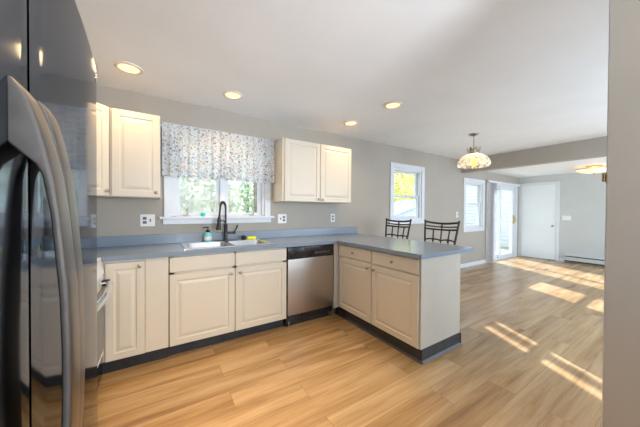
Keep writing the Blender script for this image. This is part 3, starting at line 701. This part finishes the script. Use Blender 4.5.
# pendant over the dining area
px, py = 4.281, -1.126
c = thing('pendant_lamp', 'hanging pendant lamp with fluted clear glass shade over the dining area', 'pendant lamp', (px, py, ZC-.02))
build('canopy', MB().lathe([(.062, 0), (.06, -.012), (.03, -.026), (.008, -.03)], (px, py, ZC), (0, 0, 1), 24), 'nickel', c, True)
mb = MB(); z = ZC-.028
for k in range(9):
    cz = z-.012-k*.022; ring = []
    for q in range(13):
        a = 2*PI*q/12; dx = .0085*math.cos(a); dz = .014*math.sin(a)
        ring.append((px+(dx if k % 2 else 0), py+(0 if k % 2 else dx), cz+dz))
    mb.tube(ring, .0028, 6)
build('chain', mb, 'nickel', c, True)
zt2 = ZC-.235
mb = MB().lathe([(.012, .015), (.02, .0), (.05, -.03), (.075, -.055), (.07, -.065)], (px, py, zt2), (0, 0, 1), 24)
for k in range(8):
    a = 2*PI*k/8; d_ = Vector((math.cos(a), math.sin(a), 0)); s2 = Vector((-d_.y, d_.x, 0)); P0 = Vector((px, py, zt2))
    rows = [[P0+d_*r_+Z_*h_+s2*w_*e for e in (-1, 0, 1)] for r_, h_, w_ in ((.05, -.045, .02), (.07, -.02, .024), (.082, .012, .018), (.098, .032, .003))]
    mb.grid(rows); mb.grid([[p+Vector(d_)*.004 for p in r_] for r_ in rows])
build('crown', mb, 'nickel', c, True)
nf = 12
mod = lambda a, h: 1+.07*abs(math.sin(a*nf/2))*(1 if h < -.07 else .3)
pr = [(.055, -.055), (.09, -.065), (.13, -.085), (.168, -.12), (.192, -.165), (.205, -.205), (.198, -.235), (.17, -.252)]
build('glass_shade', MB().lathe(pr, (px, py, zt2), (0, 0, 1), 96, mod=mod, caps=False), 'shade_glass', c, True)
mb = MB()
for k in range(nf):
    a = 2*PI*k/nf; mb.tube([(px+(r_+.001)*math.cos(a), py+(r_+.001)*math.sin(a), zt2+h_) for r_, h_ in pr], .0030, 6)
build('shade_ribs', mb, 'plate', c, True)
build('bulb', MB().lathe([(.014, -.115), (.035, -.135), (.052, -.175), (.05, -.215), (.03, -.24), (.01, -.247)], (px, py, zt2), (0, 0, 1), 20), 'bulb', c, True, label='glowing amber bulb')
lamp('pendant_bulb_lamp', 'POINT', (px, py, zt2-.095), 3.2, (1, .80, .52), shadow_soft_size=.03)
# living room flush light
px, py = 8.106, -1.66
c = thing('flush_ceiling_lamp', 'flush ceiling lamp with lit glass bowl in the far room', 'ceiling light', (px, py, ZL-.02))
build('ceiling_pan', MB().lathe([(.12, 0), (.13, -.015), (.10, -.03), (.02, -.045)], (px, py, ZL), (0, 0, 1), 28), 'brass', c, True)
build('glass_bowl', MB().lathe([(.285, -.075), (.26, -.10), (.20, -.13), (.12, -.15), (.02, -.157)], (px, py, ZL), (0, 0, 1), 36), 'bowl', c, True)
build('finial', MB().lathe([(.006, -.03), (.006, -.15), (.016, -.16), (.018, -.172), (.004, -.188)], (px, py, ZL), (0, 0, 1), 14), 'brass', c, True)
build('rim_band', MB().lathe([(.28, -.066), (.292, -.066), (.292, -.078), (.28, -.078)], (px, py, ZL), (0, 0, 1), 36, caps=False), 'brass', c, True)
lamp('flush_lamp_bulb', 'POINT', (px, py, ZL-.055), 4, (1, .80, .52), shadow_soft_size=.04)

# vertical blinds stacked at the left of the patio door
c = thing('vertical_blind', 'white vertical blind stacked open beside the sliding patio door', 'blind', (7.35, -.06, 0))
build('head_rail', MB().box(7.13, 8.92, -.085, -.035, 1.985, 2.03, .004), 'trim', c)
for i in range(9):
    x = 7.15+i*.04; mb = MB(); rows = []
    for z in (.03, 1.0, 1.985): rows.append([(x+.008*math.sin(PI*k/4)+.002*(i % 2), -.105+.09*k/4, z) for k in range(5)])
    mb.grid(rows); mb.grid([[(p[0]+.0015, p[1], p[2]) for p in r_] for r_ in rows]); build('blind_slat', mb, 'blind', c, True)
build('wand', MB().tube([(7.53, -.10, 1.98), (7.535, -.105, .85)], .006, 8), 'plate', c, True)

# ------------------------------------------------------------------ outdoors
struct('ground', MB().box(-14, 40, .14, 45, -.30, -.12), 'lawn')
struct('ground_patio', MB().box(6.6, 10.5, .145, 2.4, -.12, -.04), 'patio')
def tree(loc, th, tr_, crown, n_, lm, label, leaf=.16, group='garden trees outside the windows', cat='tree'):
    x, y = loc; c = thing('tree', label, cat, (x, y, -.12), group=group); mb = MB()
    top = crown[0]+crown[1]*.5
    mb.tube([(x, y, -.15), (x+.03, y, th*.4), (x-.02, y+.02, th), (x, y, top)], [tr_*1.25, tr_, tr_*.85, tr_*.3], 10)
    for k in range(6):
        a = k*1.05+x; z = th*.75+k*.18*crown[1]; L = crown[2]*.75
        mb.tube([(x, y, z), (x+L*.5*math.cos(a), y+L*.5*math.sin(a), z+.3*crown[1]), (x+L*math.cos(a), y+L*math.sin(a), z+.55*crown[1])], [tr_*.4, tr_*.25, tr_*.08], 6)
    build('trunk', mb, 'bark', c, True)
    mb = MB(); rnd = random.Random(int(x*100+y*7))
    for _ in range(n_):
        while True:
            q = Vector((rnd.uniform(-1, 1), rnd.uniform(-1, 1), rnd.uniform(-1, 1)))
            if .25 < q.length < 1: break
        p = Vector((x+q.x*crown[2], y+q.y*crown[2], crown[0]+q.z*crown[1]))
        a = Vector((rnd.gauss(0, 1), rnd.gauss(0, 1), rnd.gauss(0, 1))).normalized(); b2 = a.cross(Vector((rnd.gauss(0, 1), rnd.gauss(0, 1), rnd.gauss(0, 1)))).normalized()
        s_ = leaf*rnd.uniform(.6, 1.2)
        vs = [mb.bm.verts.new(p+a*s_*i_+b2*s_*.6*j_) for i_, j_ in ((-1, 0), (0, -1), (1, 0), (0, 1))]
        mb.bm.faces.new(vs)
    build('crown', mb, lm, c)
# unseen tree, added so its high crown filters the sun at the sink window
tree((2.75, 4.2), 2.9, .10, (4.75, 1.35, 1.25), 1500, 'leaf_g', 'added tall tree, out of view, shading the sink window with its high crown', .17)
tree((1.2, 7.2), 1.1, .08, (2.2, 2.1, 1.8), 3800, 'leaf_p', 'pale bushy tree straight beyond the sink window', .13)
tree((4.4, 10.6), 1.4, .12, (2.6, 2.4, 1.8), 2200, 'leaf_g', 'pale green tree seen through the right casement of the sink window', .13)
tree((-3.2, 10.5), 1.4, .12, (3.0, 2.6, 2.3), 1800, 'leaf_p', 'pale tree at the far left of the garden', .15)
tree((12.6, 8.0), 1.2, .10, (2.6, 2.5, 2.0), 2600, 'leaf_y', 'yellow-green tree beyond the dining window', .13)
tree((19.2, 12.0), 1.5, .14, (3.2, 3.4, 2.6), 2400, 'leaf_y', 'larger yellow tree farther behind the dining window', .18)
for xw, r_, lb in ((4.03, .165, 'thick bare tree trunk outside the dining window, left of the slim one'), (4.37, .07, 'slim bare tree trunk outside the dining window, right of the thick one')):
    d_ = 2.4 if r_ > .1 else 3.4; x = xw+.5*d_; c = thing('tree', lb, 'tree', (x, d_, -.12), group='bare trees close outside the dining window')
    mb = MB().tube([(x, d_, -.15), (x+.01, d_, 2.4), (x, d_, 5.2), (x-.05, d_, 7)], [r_*1.15, r_, r_*.85, r_*.4], 12)
    for k in range(5):
        a = 1.3*k+xw; L = .4; z = 5.0+.3*k; mb.tube([(x, d_, z), (x+L*.5*math.cos(a), d_+L*.5*math.sin(a), z+.5), (x+L*math.cos(a), d_+L*math.sin(a), z+1.3)], [r_*.4, r_*.3, r_*.1], 8)
    build('trunk', mb, 'bark', c, True)
# neighbouring house
c = thing('neighbouring_house', 'white clapboard neighbouring house beyond the patio door', 'house', (14, 3, 0))
mb = MB().prism([(.6, -.2), (5.0, -.2), (5.0, 2.6), (2.8, 4.0), (.6, 2.6)], 12.03, 18.0, (1, 2, 0))
z = -.15
while z < 2.55: mb.prism([(12.04, z), (11.985, z), (12.02, z+.15), (12.04, z+.15)], .6, 5.0, (0, 2, 1)); z += .15
build('siding_wall', mb, 'siding', c)
build('roof', MB().prism([(.2, 2.38), (2.8, 4.05), (5.4, 2.38), (5.4, 2.52), (2.8, 4.2), (.2, 2.52)], 11.7, 18.3, (1, 2, 0)), 'shingle', c)
c = thing('garden_shed', 'low shed with a blue-grey sloping roof beyond the dining window', 'shed', (9.0, 4.4, 0))
build('shed_wall', MB().prism([(7.6, -.15), (10.2, -.15), (10.2, 1.62), (7.6, .92)], 3.7, 5.2, (0, 2, 1)), 'siding', c)
build('shed_roof', MB().prism([(7.4, .90), (10.4, 1.70), (10.4, 1.80), (7.4, 1.0)], 3.5, 5.4, (0, 2, 1)), 'shingle', c)
